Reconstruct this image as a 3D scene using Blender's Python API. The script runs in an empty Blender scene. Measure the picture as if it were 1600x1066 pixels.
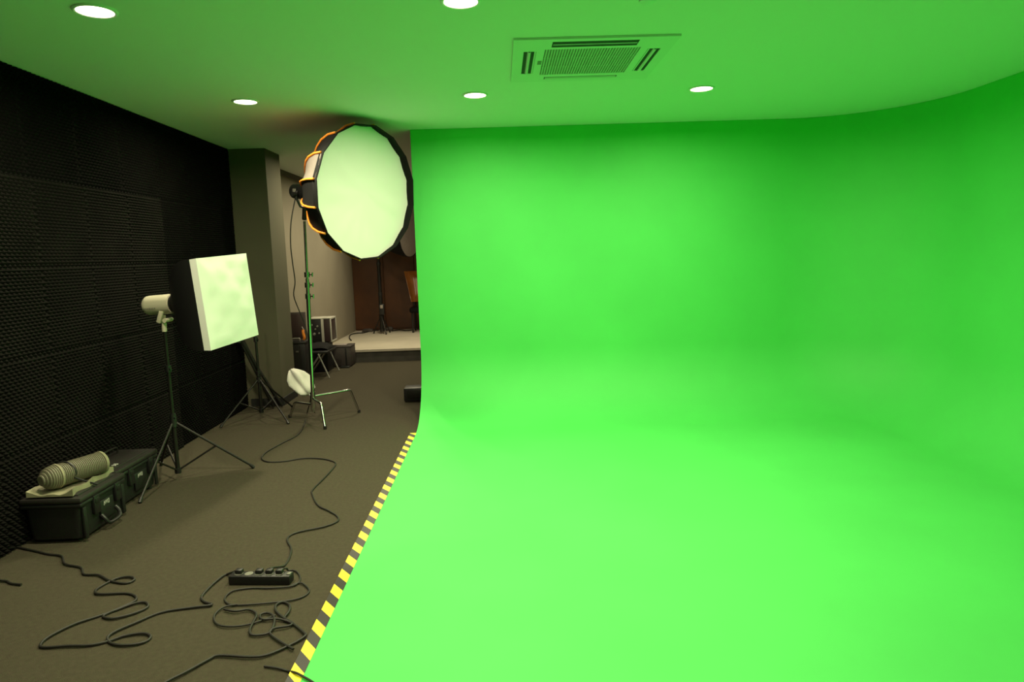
import bpy, bmesh, math, random
from mathutils import Vector as V, Matrix, Quaternion
random.seed(7)
S = bpy.context.scene
C = S.collection
PI = math.pi

# ------------------------------------------------------------------ camera
FPX, PITCH, ROLL, YAW = 1067.17, 0.126245, -0.031773, 0.014008
CEIL, EYE = 2.8, 1.5929
_cy, _sy, _cp, _sp = math.cos(YAW), math.sin(YAW), math.cos(PITCH), math.sin(PITCH)
FW = V((_sy*_cp, _cy*_cp, -_sp)); R0 = V((_cy, -_sy, 0)); U0 = R0.cross(FW)
RT = R0*math.cos(ROLL) + U0*math.sin(ROLL); UP = -R0*math.sin(ROLL) + U0*math.cos(ROLL)
EYEP = V((0, 0, EYE))
cd = bpy.data.cameras.new('camera'); cam = bpy.data.objects.new('camera', cd); C.objects.link(cam)
cd.sensor_width = 36; cd.lens = FPX/1600*36; cd.clip_start = .05; cd.clip_end = 60
m3 = Matrix((RT, UP, -FW)).transposed()
cam.matrix_world = Matrix.Translation(EYEP) @ m3.to_4x4()
S.camera = cam
# ------------------------------------------------------------------ world, exposure
w = bpy.data.worlds.new('world'); S.world = w; w.use_nodes = True
w.node_tree.nodes['Background'].inputs[0].default_value = (.01, .01, .01, 1)
vs = S.view_settings
vs.view_transform = 'Standard'; vs.look = 'None'; vs.gamma = 1; vs.use_curve_mapping = False
vs.exposure = 0.10
LAMPW, SPREAD = 38.0, 173         # watts and beam of each ceiling downlight
LAMPC = (1.0, .90, .60)
S.cycles.diffuse_bounces = 8; S.cycles.max_bounces = 12

# pixel -> point on a known plane
def ray(x, y): return FW + RT*((x-800)/FPX) - UP*((y-533)/FPX)
def onz(x, y, z=0.): d = ray(x, y); return EYEP + d*((z-EYE)/d.z)
def onY(x, y, Y): d = ray(x, y); return EYEP + d*(Y/d.y)
def onX(x, y, X): d = ray(x, y); return EYEP + d*(X/d.x)

# ------------------------------------------------------------------ materials
def mat(name, col, rough=.7, metal=0, var=0., vscale=8., bump=0., bscale=60., spec=.5, sheen=0, emit=None):
    m = bpy.data.materials.new(name); m.use_nodes = True
    nt = m.node_tree; b = nt.nodes['Principled BSDF']
    b.inputs['Base Color'].default_value = (*col, 1); b.inputs['Roughness'].default_value = rough
    b.inputs['Metallic'].default_value = metal; b.inputs['Specular IOR Level'].default_value = spec
    if sheen: b.inputs['Sheen Weight'].default_value = sheen
    tc = nt.nodes.new('ShaderNodeTexCoord')
    if var:
        n = nt.nodes.new('ShaderNodeTexNoise'); n.inputs['Scale'].default_value = vscale; n.inputs['Detail'].default_value = 5
        nt.links.new(tc.outputs['Object'], n.inputs['Vector'])
        r = nt.nodes.new('ShaderNodeValToRGB')
        r.color_ramp.elements[0].position = .3; r.color_ramp.elements[1].position = .7
        r.color_ramp.elements[0].color = (*[c*(1-var) for c in col], 1)
        r.color_ramp.elements[1].color = (*[min(1, c*(1+var)) for c in col], 1)
        nt.links.new(n.outputs['Fac'], r.inputs['Fac']); nt.links.new(r.outputs['Color'], b.inputs['Base Color'])
    if bump:
        n = nt.nodes.new('ShaderNodeTexNoise'); n.inputs['Scale'].default_value = bscale; n.inputs['Detail'].default_value = 3
        nt.links.new(tc.outputs['Object'], n.inputs['Vector'])
        bp = nt.nodes.new('ShaderNodeBump'); bp.inputs['Strength'].default_value = bump; bp.inputs['Distance'].default_value = .01
        nt.links.new(n.outputs['Fac'], bp.inputs['Height']); nt.links.new(bp.outputs['Normal'], b.inputs['Normal'])
    if emit:
        b.inputs['Emission Color'].default_value = (*emit[0], 1); b.inputs['Emission Strength'].default_value = emit[1]
    return m
M = {
 'green': mat('chroma_green_paint', (.080, .60, .110), .62, var=.04, vscale=1.5, spec=.3),
 'ceil': mat('white_ceiling_paint', (.74, .75, .70), .85, spec=.2),
 'carpet': mat('grey_brown_carpet', (.063, .055, .037), .95, var=.10, vscale=45, bump=.5, bscale=260, spec=.1),
 'darkwall': mat('charcoal_paint', (.012, .012, .011), .9, spec=.1),
 'foam': mat('charcoal_foam', (.0085, .0082, .0068), .95, var=.2, vscale=5, spec=.1),
 'foam2': mat('black_foam', (.0035, .0035, .003), .95, var=.2, vscale=5, spec=.1),
 'beige': mat('beige_wall_paint', (.30, .265, .20), .85, var=.05, vscale=2, spec=.2),
 'pillar': mat('grey_pillar_paint', (.100, .092, .060), .8, var=.04, vscale=2, spec=.25),
 'skirt': mat('black_skirting', (.012, .012, .011), .6),
 'topstrip': mat('brown_strip', (.10, .085, .06), .7),
 'wood': mat('brown_wood_panel', (.078, .025, .005), .45, var=.3, vscale=2.2),
 'stage': mat('pale_stage_top', (.50, .45, .36), .7, var=.08, vscale=2),
 'riser': mat('dark_stage_riser', (.06, .056, .046), .8, var=.2),
 'white': mat('white_plastic', (.74, .74, .72), .4),
 'acwhite': mat('ac_plastic', (.66, .67, .62), .45),
 'acdark': mat('ac_dark_slot', (.012, .014, .012), .7),  # on the outlet slabs, near-black stands in for shade inside the slots
 'acgrille': mat('ac_grille_plastic', (.44, .45, .40), .5),
 'acbase': mat('ac_grille_back', (.20, .21, .18), .7),
 'cloth': mat('white_diffuser_cloth', (.72, .72, .69), .9, bump=.05, bscale=16, spec=.15),
 'clothf': mat('white_wrap_cloth', (.78, .76, .70), .85, spec=.2),
 'black': mat('black_plastic', (.010, .010, .010), .45),
 'bfab': mat('black_softbox_fabric', (.0045, .0045, .0045), .8, spec=.2),
 'gfab': mat('grey_reflective_fabric', (.30, .26, .235), .6, var=.06, vscale=20),
 'gpanel': mat('grey_panel_fabric', (.15, .13, .115), .6, var=.06, vscale=20),
 'orange': mat('orange_piping', (.80, .25, .025), .55),
 'chrome': mat('chrome_steel', (.62, .62, .62), .16, 1),
 'steel': mat('dull_steel', (.42, .41, .38), .4, .8),
 'blackmetal': mat('black_anodised_metal', (.013, .012, .010), .45, .3),
 'cable': mat('black_rubber_cable', (.012, .011, .008), .6),
 'case': mat('black_moulded_case', (.009, .010, .009), .5, bump=.2, bscale=200),
 'caselid': mat('charcoal_case_lid', (.020, .018, .016), .5, bump=.2, bscale=200),
 'cream': mat('cream_plastic', (.62, .58, .44), .45),
 'rib': mat('pale_ribbed_plastic', (.17, .16, .11), .5),
 'packing': mat('pale_packing_foam', (.27, .25, .16), .75, var=.25, vscale=14),
 'dgrey': mat('dark_grey_print', (.12, .115, .10), .6),
 'marks': mat('worn_white_print', (.42, .42, .38), .6),
 'socket': mat('grey_socket_face', (.16, .16, .13), .5),
 'leather': mat('tan_leather', (.30, .10, .018), .25, var=.2, vscale=6),
 'panelgrey': mat('dark_brown_grey_panel', (.050, .040, .036), .6),
 'alu': mat('pale_case_edge', (.55, .53, .46), .45, .2),
 'maroon': mat('dark_maroon_panel', (.035, .018, .018), .5),
}
# lamp face
lm_ = bpy.data.materials.new('lit_lamp_diffuser'); lm_.use_nodes = True
nt = lm_.node_tree; nt.nodes.clear()
e = nt.nodes.new('ShaderNodeEmission'); e.inputs[0].default_value = (*LAMPC, 1); e.inputs[1].default_value = 9.0
o = nt.nodes.new('ShaderNodeOutputMaterial'); nt.links.new(e.outputs[0], o.inputs[0])
M['lamp'] = lm_
# hazard stripes (flat print): stripes skewed across the tape width
hz = bpy.data.materials.new('hazard_tape_print'); hz.use_nodes = True
nt = hz.node_tree; b = nt.nodes['Principled BSDF']; b.inputs['Roughness'].default_value = .4
tc = nt.nodes.new('ShaderNodeTexCoord'); sx = nt.nodes.new('ShaderNodeSeparateXYZ'); nt.links.new(tc.outputs['Object'], sx.inputs[0])
def mth(op, a, bb):
    n = nt.nodes.new('ShaderNodeMath'); n.operation = op
    for i, v in enumerate((a, bb)):
        if v is None: continue
        if isinstance(v, (int, float)): n.inputs[i].default_value = v
        else: nt.links.new(v, n.inputs[i])
    return n.outputs[0]
u = mth('ADD', sx.outputs['Y'], mth('MULTIPLY', sx.outputs['X'], 1.28))
fr = mth('FRACT', mth('DIVIDE', mth('ADD', u, 20 - 1.467), .163), None)
st = mth('LESS_THAN', fr, .5)
mx = nt.nodes.new('ShaderNodeMix'); mx.data_type = 'RGBA'
mx.inputs['A'].default_value = (.016, .015, .012, 1); mx.inputs['B'].default_value = (.95, .80, .03, 1)
nt.links.new(st, mx.inputs['Factor']); nt.links.new(mx.outputs['Result'], b.inputs['Base Color'])
M['hazard'] = hz

# ------------------------------------------------------------------ builders
def smooth(me, ang=.7):
    bm = bmesh.new(); bm.from_mesh(me)
    for f in bm.faces: f.smooth = True
    for ed in bm.edges:
        if len(ed.link_faces) == 2 and ed.calc_face_angle(0) > ang: ed.smooth = False
    bm.to_mesh(me); bm.free()

class MB:
    def __init__(s): s.v = []; s.f = []
    def add(s, vs_, fs):
        k = len(s.v); s.v += [V(p) for p in vs_]; s.f += [tuple(i+k for i in f) for f in fs]; return s
    def box(s, c, size, rot=None, bev=0, seg=2):
        bm = bmesh.new(); bmesh.ops.create_cube(bm, size=1)
        for v in bm.verts: v.co = V((v.co.x*size[0], v.co.y*size[1], v.co.z*size[2]))
        if bev: bmesh.ops.bevel(bm, geom=bm.edges[:], offset=bev, segments=seg, affect='EDGES', profile=.5)
        bm.verts.index_update()
        vs_ = [v.co.copy() for v in bm.verts]; fs = [[v.index for v in f.verts] for f in bm.faces]; bm.free()
        if rot is not None: vs_ = [rot @ p for p in vs_]
        return s.add([p + V(c) for p in vs_], fs)
    def span(s, a, b, bev=0):
        a, b = V(a), V(b); return s.box((a+b)/2, [abs(x) for x in (b-a)], None, bev)
    def tube(s, pts, r, n=8, cap=True, rads=None):
        pts = [V(p) for p in pts]; rings = []
        t = (pts[1]-pts[0]).normalized(); ref = V((0, 0, 1)) if abs(t.z) < .9 else V((1, 0, 0))
        nrm = (ref - t*ref.dot(t)).normalized()
        vs_ = []
        for i, p in enumerate(pts):
            a = pts[max(i-1, 0)]; b_ = pts[min(i+1, len(pts)-1)]; tt = (b_-a)
            if tt.length < 1e-9: tt = t
            tt = tt.normalized(); nrm = nrm - tt*nrm.dot(tt)
            if nrm.length < 1e-6: nrm = tt.orthogonal()
            nrm.normalize(); bn = tt.cross(nrm); t = tt
            rr = rads[i] if rads else r
            for k in range(n):
                a_ = 2*PI*k/n; vs_.append(p + (nrm*math.cos(a_) + bn*math.sin(a_))*rr)
        fs = []
        for i in range(len(pts)-1):
            for k in range(n): fs.append((i*n+k, i*n+(k+1) % n, (i+1)*n+(k+1) % n, (i+1)*n+k))
        if cap: fs.append(tuple(range(n-1, -1, -1))); L = (len(pts)-1)*n; fs.append(tuple(range(L, L+n)))
        return s.add(vs_, fs)
    def lathe(s, o, axis, prof, n=24, cap=(True, True)):
        # prof: list of (distance along axis, radius)
        o = V(o); ax = V(axis).normalized()
        return s.tube_ring([o + ax*d for d, r in prof], ax, [r for d, r in prof], n, cap)
    def tube_ring(s, cs, ax, rs, n, cap):
        ref = V((0, 0, 1)) if abs(ax.z) < .9 else V((1, 0, 0)); nrm = (ref-ax*ref.dot(ax)).normalized(); bn = ax.cross(nrm)
        vs_ = []; fs = []
        for c, r in zip(cs, rs):
            for k in range(n): a = 2*PI*k/n; vs_.append(c + (nrm*math.cos(a)+bn*math.sin(a))*r)
        for i in range(len(cs)-1):
            for k in range(n): fs.append((i*n+k, i*n+(k+1) % n, (i+1)*n+(k+1) % n, (i+1)*n+k))
        if cap[0]: fs.append(tuple(range(n-1, -1, -1)))
        if cap[1]: L = (len(cs)-1)*n; fs.append(tuple(range(L, L+n)))
        return s.add(vs_, fs)
    def build(s, name, m, parent=None, sm=True, ang=.7):
        off = parent_off(parent)
        me = bpy.data.meshes.new(name); me.from_pydata([p-off for p in s.v], [], s.f); me.update()
        bm = bmesh.new(); bm.from_mesh(me); bmesh.ops.recalc_face_normals(bm, faces=bm.faces[:]); bm.to_mesh(me); bm.free()
        if sm: smooth(me, ang)
        me.materials.append(M[m]); ob = bpy.data.objects.new(name, me); C.objects.link(ob)
        if parent is not None: ob.parent = parent
        return ob
def parent_off(p):
    o = V((0, 0, 0))
    while p is not None: o += p.location; p = p.parent
    return o
def tag(o, label, cat, group=None, kind=None):
    o['label'] = label; o['category'] = cat
    if group: o['group'] = group
    if kind: o['kind'] = kind
    return o
def thing(name, loc, label, cat, group=None):
    o = bpy.data.objects.new(name, None); o.empty_display_size = .1; C.objects.link(o); o.location = loc
    return tag(o, label, cat, group)
def struct(ob, label, cat): return tag(ob, label, cat, None, 'structure')
def spline(pts, sub=6, closed=False):
    pts = [V(p) for p in pts]; out = []; n = len(pts)
    for i in range(n-1):
        p0 = pts[max(i-1, 0)]; p1 = pts[i]; p2 = pts[i+1]; p3 = pts[min(i+2, n-1)]
        for k in range(sub):
            t = k/sub; t2 = t*t; t3 = t2*t
            out.append(.5*((2*p1)+(p2-p0)*t+(2*p0-5*p1+4*p2-p3)*t2+(3*p1-p0-3*p2+p3)*t3))
    return out+[pts[-1]]
def axes(n, roll=0):
    n = V(n).normalized(); r = V((0, 0, 1)).cross(n).normalized(); u_ = n.cross(r)
    return n, r*math.cos(roll)+u_*math.sin(roll), -r*math.sin(roll)+u_*math.cos(roll)

# ------------------------------------------------------------------ the room
XL, XR, YB, YF, YEND = -2.87, 3.86, 6.715, -3.5, 13.4
CX = -.812                                   # free edge of the green screen
struct(MB().span((XL-.1, YF-.1, -.1), (XR+.3, YEND+.2, 0)).build('floor', 'carpet', sm=False), 'grey brown carpeted studio floor under the stands and cables', 'floor')
struct(MB().span((XL-.1, YF-.1, CEIL), (XR+.3, YEND+.2, CEIL+.12)).build('ceiling', 'ceil', sm=False), 'white painted flat ceiling with round downlights', 'ceiling')
wl = struct(MB().span((XL-.1, YF, 0), (XL, 7.53, CEIL)).build('wall_left', 'darkwall', sm=False), 'dark side wall clad in black acoustic foam panels', 'wall')
struct(MB().span((XL-.1, 7.53, 0), (XL, YEND, CEIL)).build('wall_left_rear', 'beige', sm=False), 'beige painted wall running from the pillar to the stage', 'wall')
struct(MB().span((XL, YF-.1, 0), (XR+.3, YF, CEIL)).build('wall_front', 'beige', sm=False), 'beige wall closing the room opposite the green screen', 'wall')
struct(MB().span((XR+.2, YF, 0), (XR+.3, YEND, CEIL)).build('wall_right', 'beige', sm=False), 'beige outer wall hidden behind the green screen', 'wall')
struct(MB().span((XL, 7.53, 0), (-2.47, 8.02, CEIL)).build('wall_pillar', 'pillar', sm=False), 'square grey pillar standing at the end of the foam wall', 'pillar')
mb = MB().span((XL+.05, 7.515, 0), (-2.455, 7.53, .085)).span((-2.47, 7.53, 0), (-2.455, 8.035, .085))
struct(mb.build('baseboard_pillar', 'skirt', sm=False), 'black skirting strip around the foot of the grey pillar', 'baseboard')
struct(MB().span((XL, 8.02, CEIL-.06), (XL+.03, YEND, CEIL)).build('trim_1', 'topstrip', sm=False), 'thin brown strip along the top of the beige wall', 'trim')  # narrow brown strip where the beige wall meets the ceiling

# foam panels on the left wall: egg-crate wedges, one mesh per kind
def foam_mesh(name, wy, hz_, nb, base, amp, m):
    # local: y along the wall, z up, x out of the wall
    ny = nb; nz = max(2, round(nb*hz_/wy)); vs_ = []; fs = []
    for j in range(nz+1):
        for i in range(ny+1):
            edge = i in (0, ny) or j in (0, nz)
            h = base + (amp if (i+j) % 2 == 0 else 0)
            if edge: h = base + amp*(.55 if (i+j) % 2 == 0 else .1)
            vs_.append((h, wy*i/ny, hz_*j/nz))
    q = lambda i, j: j*(ny+1)+i
    for j in range(nz):
        for i in range(ny):
            a, b_, c, d = q(i, j), q(i+1, j), q(i+1, j+1), q(i, j+1)
            fs += [(a, b_, c), (a, c, d)] if (i+j) % 2 else [(a, b_, d), (b_, c, d)]
    k = len(vs_)
    loop = [q(i, 0) for i in range(ny+1)]+[q(ny, j) for j in range(1, nz+1)]+[q(i, nz) for i in range(ny-1, -1, -1)]+[q(0, j) for j in range(nz-1, 0, -1)]
    for p in loop: vs_.append((0, vs_[p][1], vs_[p][2]))
    L = len(loop)
    for t in range(L): fs.append((loop[t], k+t, k+(t+1) % L, loop[(t+1) % L]))
    me = bpy.data.meshes.new(name); me.from_pydata(vs_, [], fs); me.update(); me.materials.append(M[m]); return me
PW = .5375
fA = foam_mesh('foam_panel', PW-.004, PW-.004, 26, .022, .034, 'foam')
fB = foam_mesh('foam_panel_thin', PW-.004, PW-.004, 26, .010, .022, 'foam2')
fC = foam_mesh('foam_panel_top', PW-.004, CEIL-4*PW-.006, 26, .010, .026, 'foam2')
YE = 5.90
def put(me, y, z):
    ob = bpy.data.objects.new('foam_panel', me); C.objects.link(ob); ob.parent = wl; ob.location = (XL, y, z)
for k in range(-9, 3):
    y = YE+k*PW
    for r in range(4): put(fA if k < 0 else fB, y+.002, r*PW+.002)
    put(fC, y+.002, 4*PW+.002)

# the green screen: back wall, rounded corner and side wall swept down into the floor
RC, RF, ZF, YN = 1.08, .66, .012, -1.0
foot = []                                       # (point, inward normal)
for i in range(13): foot.append((V((CX+(XR-RC-CX)*i/12, YB, 0)), V((0, -1, 0))))
for i in range(1, 17):
    a = PI/2*(1-i/16); foot.append((V((XR-RC+RC*math.cos(a), YB-RC+RC*math.sin(a), 0)), V((-math.cos(a), -math.sin(a), 0))))
for i in range(1, 13): foot.append((V((XR, YB-RC+(YN-YB+RC)*i/12, 0)), V((-1, 0, 0))))
prof = [(0, CEIL-.001), (0, 2.2), (0, 1.6), (0, 1.1), (0, ZF+RF)]+[(RF*(1-math.cos(a)), ZF+RF*(1-math.sin(a))) for a in [PI/2*i/14 for i in range(1, 15)]]
vs_ = []; fs = []; n = len(prof)
for p, nn in foot:
    for d, z in prof: vs_.append(p+nn*d+V((0, 0, z)))
for i in range(len(foot)-1):
    for j in range(n-1): fs.append((i*n+j, (i+1)*n+j, (i+1)*n+j+1, i*n+j+1))
inner = [i*n+n-1 for i in range(len(foot))]
k = len(vs_); vs_ += [V((CX, YN, ZF)), V((XR-RF, YN, ZF))]
fs.append(tuple(inner+[k]))
cyc = MB().add(vs_, fs)
me = bpy.data.meshes.new('wall_cyclorama'); me.from_pydata([tuple(p) for p in cyc.v], [], cyc.f); me.update()
bm = bmesh.new(); bm.from_mesh(me); bmesh.ops.recalc_face_normals(bm, faces=bm.faces[:])
if sum(f.normal.z for f in bm.faces) < 0: bmesh.ops.reverse_faces(bm, faces=bm.faces[:])
for f in bm.faces: f.smooth = True
bm.to_mesh(me); bm.free(); me.materials.append(M['green'])
cy = bpy.data.objects.new('wall_cyclorama', me); C.objects.link(cy)
struct(cy, 'bright green screen wall curving down into a green floor', 'green screen')
# its thickness: backing board, side panel of the sweep, floor slab edge
bk = MB().span((CX, YB+.004, 0), (XR, YB+.10, CEIL-.002))
sw = [(YB-d, z-.003) for d, z in prof[4:]]
side = [V((CX+.001, y, max(z, .001))) for y, z in sw]+[V((CX+.001, YB-RF, .0005)), V((CX+.001, YB, .0005))]
bk.add(side+[p+V((.03, 0, 0)) for p in side], [tuple(range(len(side)))]+[(i, (i+1) % len(side), (i+1) % len(side)+len(side), i+len(side)) for i in range(len(side))])
ob = bk.build('backing_board', 'darkwall', cy, sm=False)
MB().span((CX, YN, .0005), (CX+.03, YB-RF, ZF-.001)).build('floor_edge', 'green', cy, sm=False)
tp = MB().span((CX-.054, YN, .001), (CX+.004, YB-RF+.0, ZF+.0025))
o = tp.build('hazard_tape', 'hazard', sm=False)
tag(o, 'yellow and black hazard tape along the edge of the green floor', 'hazard tape')

# stage and far wall
wb = struct(MB().span((XL, YEND, 0), (XR+.2, YEND+.1, CEIL)).build('wall_back', 'wood', sm=False), 'brown wood panelled wall behind the stage', 'wall')
mb_ = MB().box((0, 0, 0), (.592, .018, CEIL-.25), bev=.004, seg=1)
first = None
for i in range(11):
    c = V((XL+.3+.6*i, YEND-.009, .2+(CEIL-.2)/2))
    if first is None:
        first = mb_.build('wood_panel', 'wood', sm=False); first.parent = wb; first.location = c
    else:
        q = first.copy(); C.objects.link(q); q.location = c
stg = struct(MB().span((XL, 10.53, 0), (XR+.2, YEND-.02, .165)).build('floor_stage', 'riser', sm=False), 'low stage platform with dark riser and pale top', 'stage')
MB().span((XL, 10.51, .165), (XR+.2, YEND-.02, .20)).build('stage_top', 'stage', stg, sm=False)

# ------------------------------------------------------------------ ceiling fittings
LX = (-1.875, -.145, 1.577); LY = (3.438, 5.367)
def downlight(x, y, label, dim=1.0):
    t = thing('downlight', (x, y, CEIL), label, 'downlight', 'round ceiling downlights')
    MB().lathe((x, y, CEIL), (0, 0, -1), [(0, .098), (.006, .097), (.010, .090), (.008, .082), (.001, .080)], 32, (False, False)).build('trim_ring', 'white', t)
    MB().lathe((x, y, CEIL-.001), (0, 0, -1), [(0, .081), (.003, .0805)], 32).build('diffuser', 'lamp', t, sm=False)
    ld = bpy.data.lights.new('downlight_beam', 'AREA'); ld.shape = 'DISK'; ld.size = .15; ld.energy = LAMPW*dim; ld.color = LAMPC; ld.spread = math.radians(SPREAD)
    lo = bpy.data.objects.new('downlight_beam', ld); C.objects.link(lo); lo.parent = t; lo.location = (0, 0, -.012)
downlight(LX[0], LY[0], 'bright downlight in ceiling between foam wall and cable-strewn carpet')
downlight(LX[1], LY[0], 'bright downlight in ceiling above the hazard tape, air conditioner beside it')
downlight(LX[2], LY[0], 'bright downlight in ceiling near smoke detector and green side wall', .72)
downlight(LX[0], LY[1], 'bright downlight in ceiling above the square softbox')
downlight(LX[1], LY[1], 'bright downlight in ceiling between big round softbox and air conditioner')
downlight(LX[2], LY[1], 'bright downlight in ceiling between air conditioner and rounded green corner', .78)
downlight(-1.70, 8.2, 'bright downlight in ceiling beyond the round softbox, near the grey pillar', .75)
downlight(-1.75, 9.9, 'bright downlight in ceiling over the carpet before the stage', .6)
downlight(-1.80, 11.4, 'bright downlight in ceiling over the stage', .6)
downlight(.2, 10.4, 'bright downlight in ceiling on the far side of the green screen', .6)
downlight(LX[1], 1.51, 'bright downlight in ceiling over the open front of the green floor')
downlight(LX[1], -.42, 'bright downlight in ceiling over the front end of the green floor')

# ceiling cassette air conditioner
AX, AY, AS = .594, 4.504, .475
ac = thing('air_conditioner', (AX, AY, CEIL), 'white square ceiling cassette air conditioner with slatted grille', 'air conditioner')
zt = CEIL-.001; zb = CEIL-.013
def P2(x, y, z=zb): return V((AX+x, AY+y, z))
fr_ = MB()
g = .285; s0, s1, sl = .345, .41, .25            # grille half size, slot inner / outer, slot half length
def slab(x0, y0, x1, y1, za=zt, zb_=zb, mb=None): (mb or fr_).span(P2(x0, y0, za), P2(x1, y1, zb_))
slab(-AS, s1, AS, AS); slab(-AS, -AS, AS, -s1); slab(-AS, -s1, -s1, s1); slab(s1, -s1, AS, s1)
for sg in (-1, 1):
    a, b_ = sorted((sg*s0, sg*s1))
    slab(a, sl, b_, s1); slab(a, -s1, b_, -sl)            # beside the left / right slots
    slab(sl, a, s0, b_); slab(-s0, a, -sl, b_)
slab(-s0, g, s0, s0); slab(-s0, -s0, s0, -g); slab(-s0, -g, -g, g); slab(g, -g, s0, g)
fr_.build('panel', 'acwhite', ac, sm=False)
gb = slab(-g, -g, g, g, zt, CEIL-.008, mb=(gm := MB())); gr = gm.build('intake_grille', 'acbase', ac, sm=False)
sm_ = MB()
for i in range(34): x = -g+.012+(2*g-.024)*i/33; sm_.span(P2(x-.005, -g, CEIL-.008), P2(x+.005, g, CEIL-.0125))
for y in (-.1, .1): sm_.span(P2(-g, y-.003, CEIL-.008), P2(g, y+.003, CEIL-.012))
q = sm_.build('grille_slats', 'acgrille', gr, sm=False); q['kind'] = 'stuff'
for (ax_, sg) in (('x', -1), ('x', 1), ('y', -1), ('y', 1)):
    mid = (s0+s1)/2*sg; c = P2(mid, 0) if ax_ == 'x' else P2(0, mid)
    w2 = (s1-s0)/2; near = ax_ == 'y' and sg < 0
    dk = MB()
    if ax_ == 'x': dk.span(c+V((-w2, -sl, .012)), c+V((w2, sl, .004)))
    elif near: dk.span(c+V((-sl, -w2-.018, .012)), c+V((sl, w2+.018, -.001)))  # near slab sits flush so its painted shade stays in view
    else: dk.span(c+V((-sl, -w2, .012)), c+V((sl, w2, .004)))
    so = dk.build('air_outlet', 'acdark', ac, sm=False)  # shallow dark slab; its colour stands in for the shade of a deep slot
    lv = MB(); pr = [(-.006, .0), (-.002, -.001), (.003, -.001), (.007, .0)] if near else [(-.012, .006), (-.004, -.002), (.006, -.004), (.014, .002)]
    vs_ = []
    for tt in (-1, 1):
        L_ = (sl-.006)*tt
        for d, z in pr: vs_.append(c+(V((d*.8, L_, z-.002)) if ax_ == 'x' else V((L_, d*.8, z-.002))))
        for d, z in reversed(pr): vs_.append(c+(V((d*.8, L_, z+.0005)) if ax_ == 'x' else V((L_, d*.8, z+.0005))))
    m_ = 8
    lv.add(vs_, [tuple(range(m_)), tuple(range(2*m_-1, m_-1, -1))]+[(i, (i+1) % m_, (i+1) % m_+m_, i+m_) for i in range(m_)])
    lv.build('louvre', 'acwhite', so)
MB().span(P2(-g-.03, -.05, zb), P2(-g-.005, .03, zb-.0015)).build('badge', 'acbase', ac, sm=False)
for sx_ in (-1, 1): MB().span(P2(sx_*.335-.0015, -.25), P2(sx_*.335+.0015, .25, zb-.0008)).build('panel_seam', 'acbase', ac, sm=False)

# smoke detector, only its rim reaches into the picture
c = onz(1012, -9, CEIL); sd = thing('smoke_detector', (c.x, c.y, CEIL), 'small round smoke detector on the ceiling near the air conditioner', 'smoke detector')
MB().lathe((c.x, c.y, CEIL), (0, 0, -1), [(0, .052), (.014, .052), (.02, .047)], 28).build('base', 'white', sd)
MB().lathe((c.x, c.y, CEIL-.02), (0, 0, -1), [(0, .034), (.006, .034)], 24).build('vent_ring', 'acdark', sd)
MB().lathe((c.x, c.y, CEIL-.026), (0, 0, -1), [(0, .042), (.008, .04), (.014, .028), (.016, .01)], 28).build('cap', 'white', sd)

# ------------------------------------------------------------------ round softbox on a chrome stand
FC = V((-1.155, 6.10, 2.165)); NR, RR_, RU = axes((.814, -.574, -.09)); RAD = .578
def ring(a, d, r): return FC+NR*d+(RR_*math.cos(a)+RU*math.sin(a))*r
NS = 16
sb = thing('round_softbox', tuple(FC-NR*.66), 'large round softbox with white front and orange ribs near the ceiling', 'softbox')
def sprof(s): return (-.62+.66*s, .085+(RAD-.085)*math.sin(s*PI/2)**.82)
PSN = [0, .06, .14, .24, .36, .5, .65, .82, 1.0]
off_a = PI/NS*1.3
for k in range(NS):
    a0 = 2*PI*k/NS+off_a; a1 = 2*PI*(k+1)/NS+off_a
    vs_ = []; fs = []
    for s in PSN:
        d, r = sprof(s)
        for j in range(5):
            t = j/4; p = ring(a0, d, r)*(1-t)+ring(a1, d, r)*t
            vs_.append(p+(FC+NR*d-p)*(.035*math.sin(PI*t)*math.sin(PI*s)))
    for i in range(len(PSN)-1):
        for j in range(4): fs.append((i*5+j, i*5+j+1, (i+1)*5+j+1, (i+1)*5+j))
    am = math.degrees((a0+a1)/2) % 360
    grey = k == 6
    p = MB().add(vs_, fs).build('panel', 'gpanel' if grey else 'bfab', sb)
    if grey: p['label'] = 'grey reflective panel'
    MB().tube([ring(a0, sprof(s)[0], sprof(s)[1]+.008) for s in PSN[:-1]+[.975]], .009, 6).build('rib', 'orange', sb)
# lip and diffuser
lip = MB(); vs_ = []; fs = []
for d, r in ((.030, RAD+.004), (.048, RAD+.003), (.048, RAD-.004), (-.012, RAD-.005)):
    for k in range(NS): vs_.append(ring(2*PI*k/NS+off_a, d, r))
for i in range(3):
    for k in range(NS): fs.append((i*NS+k, i*NS+(k+1) % NS, (i+1)*NS+(k+1) % NS, (i+1)*NS+k))
lip.add(vs_, fs).build('rim', 'bfab', sb)
df = MB(); vs_ = [FC+NR*.006]; fs = []
NA, NB = 96, 14
rnd = [random.uniform(-1, 1) for _ in range(12)]
for i in range(1, NB+1):
    t = i/NB
    for k in range(NA):
        a = 2*PI*k/NA; sec = (a-off_a) % (2*PI/NS)-PI/NS
        rp = (RAD-.006)*math.cos(PI/NS)/math.cos(sec)
        r = rp*t
        wv = .006*math.sin(3*a+5*t+rnd[0])*t*(1-t)+.004*math.sin(NS*a)*(t**4)*(1-t)*4+.005*math.sin(7*t*math.cos(a-1.1)+6*math.sin(a+.4))*t*(1-t**6)
        vs_.append(ring(a, .008-.036*math.cos(a-.5)*t+wv*(1-t**8), r))
for k in range(NA): fs.append((0, 1+k, 1+(k+1) % NA))
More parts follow.
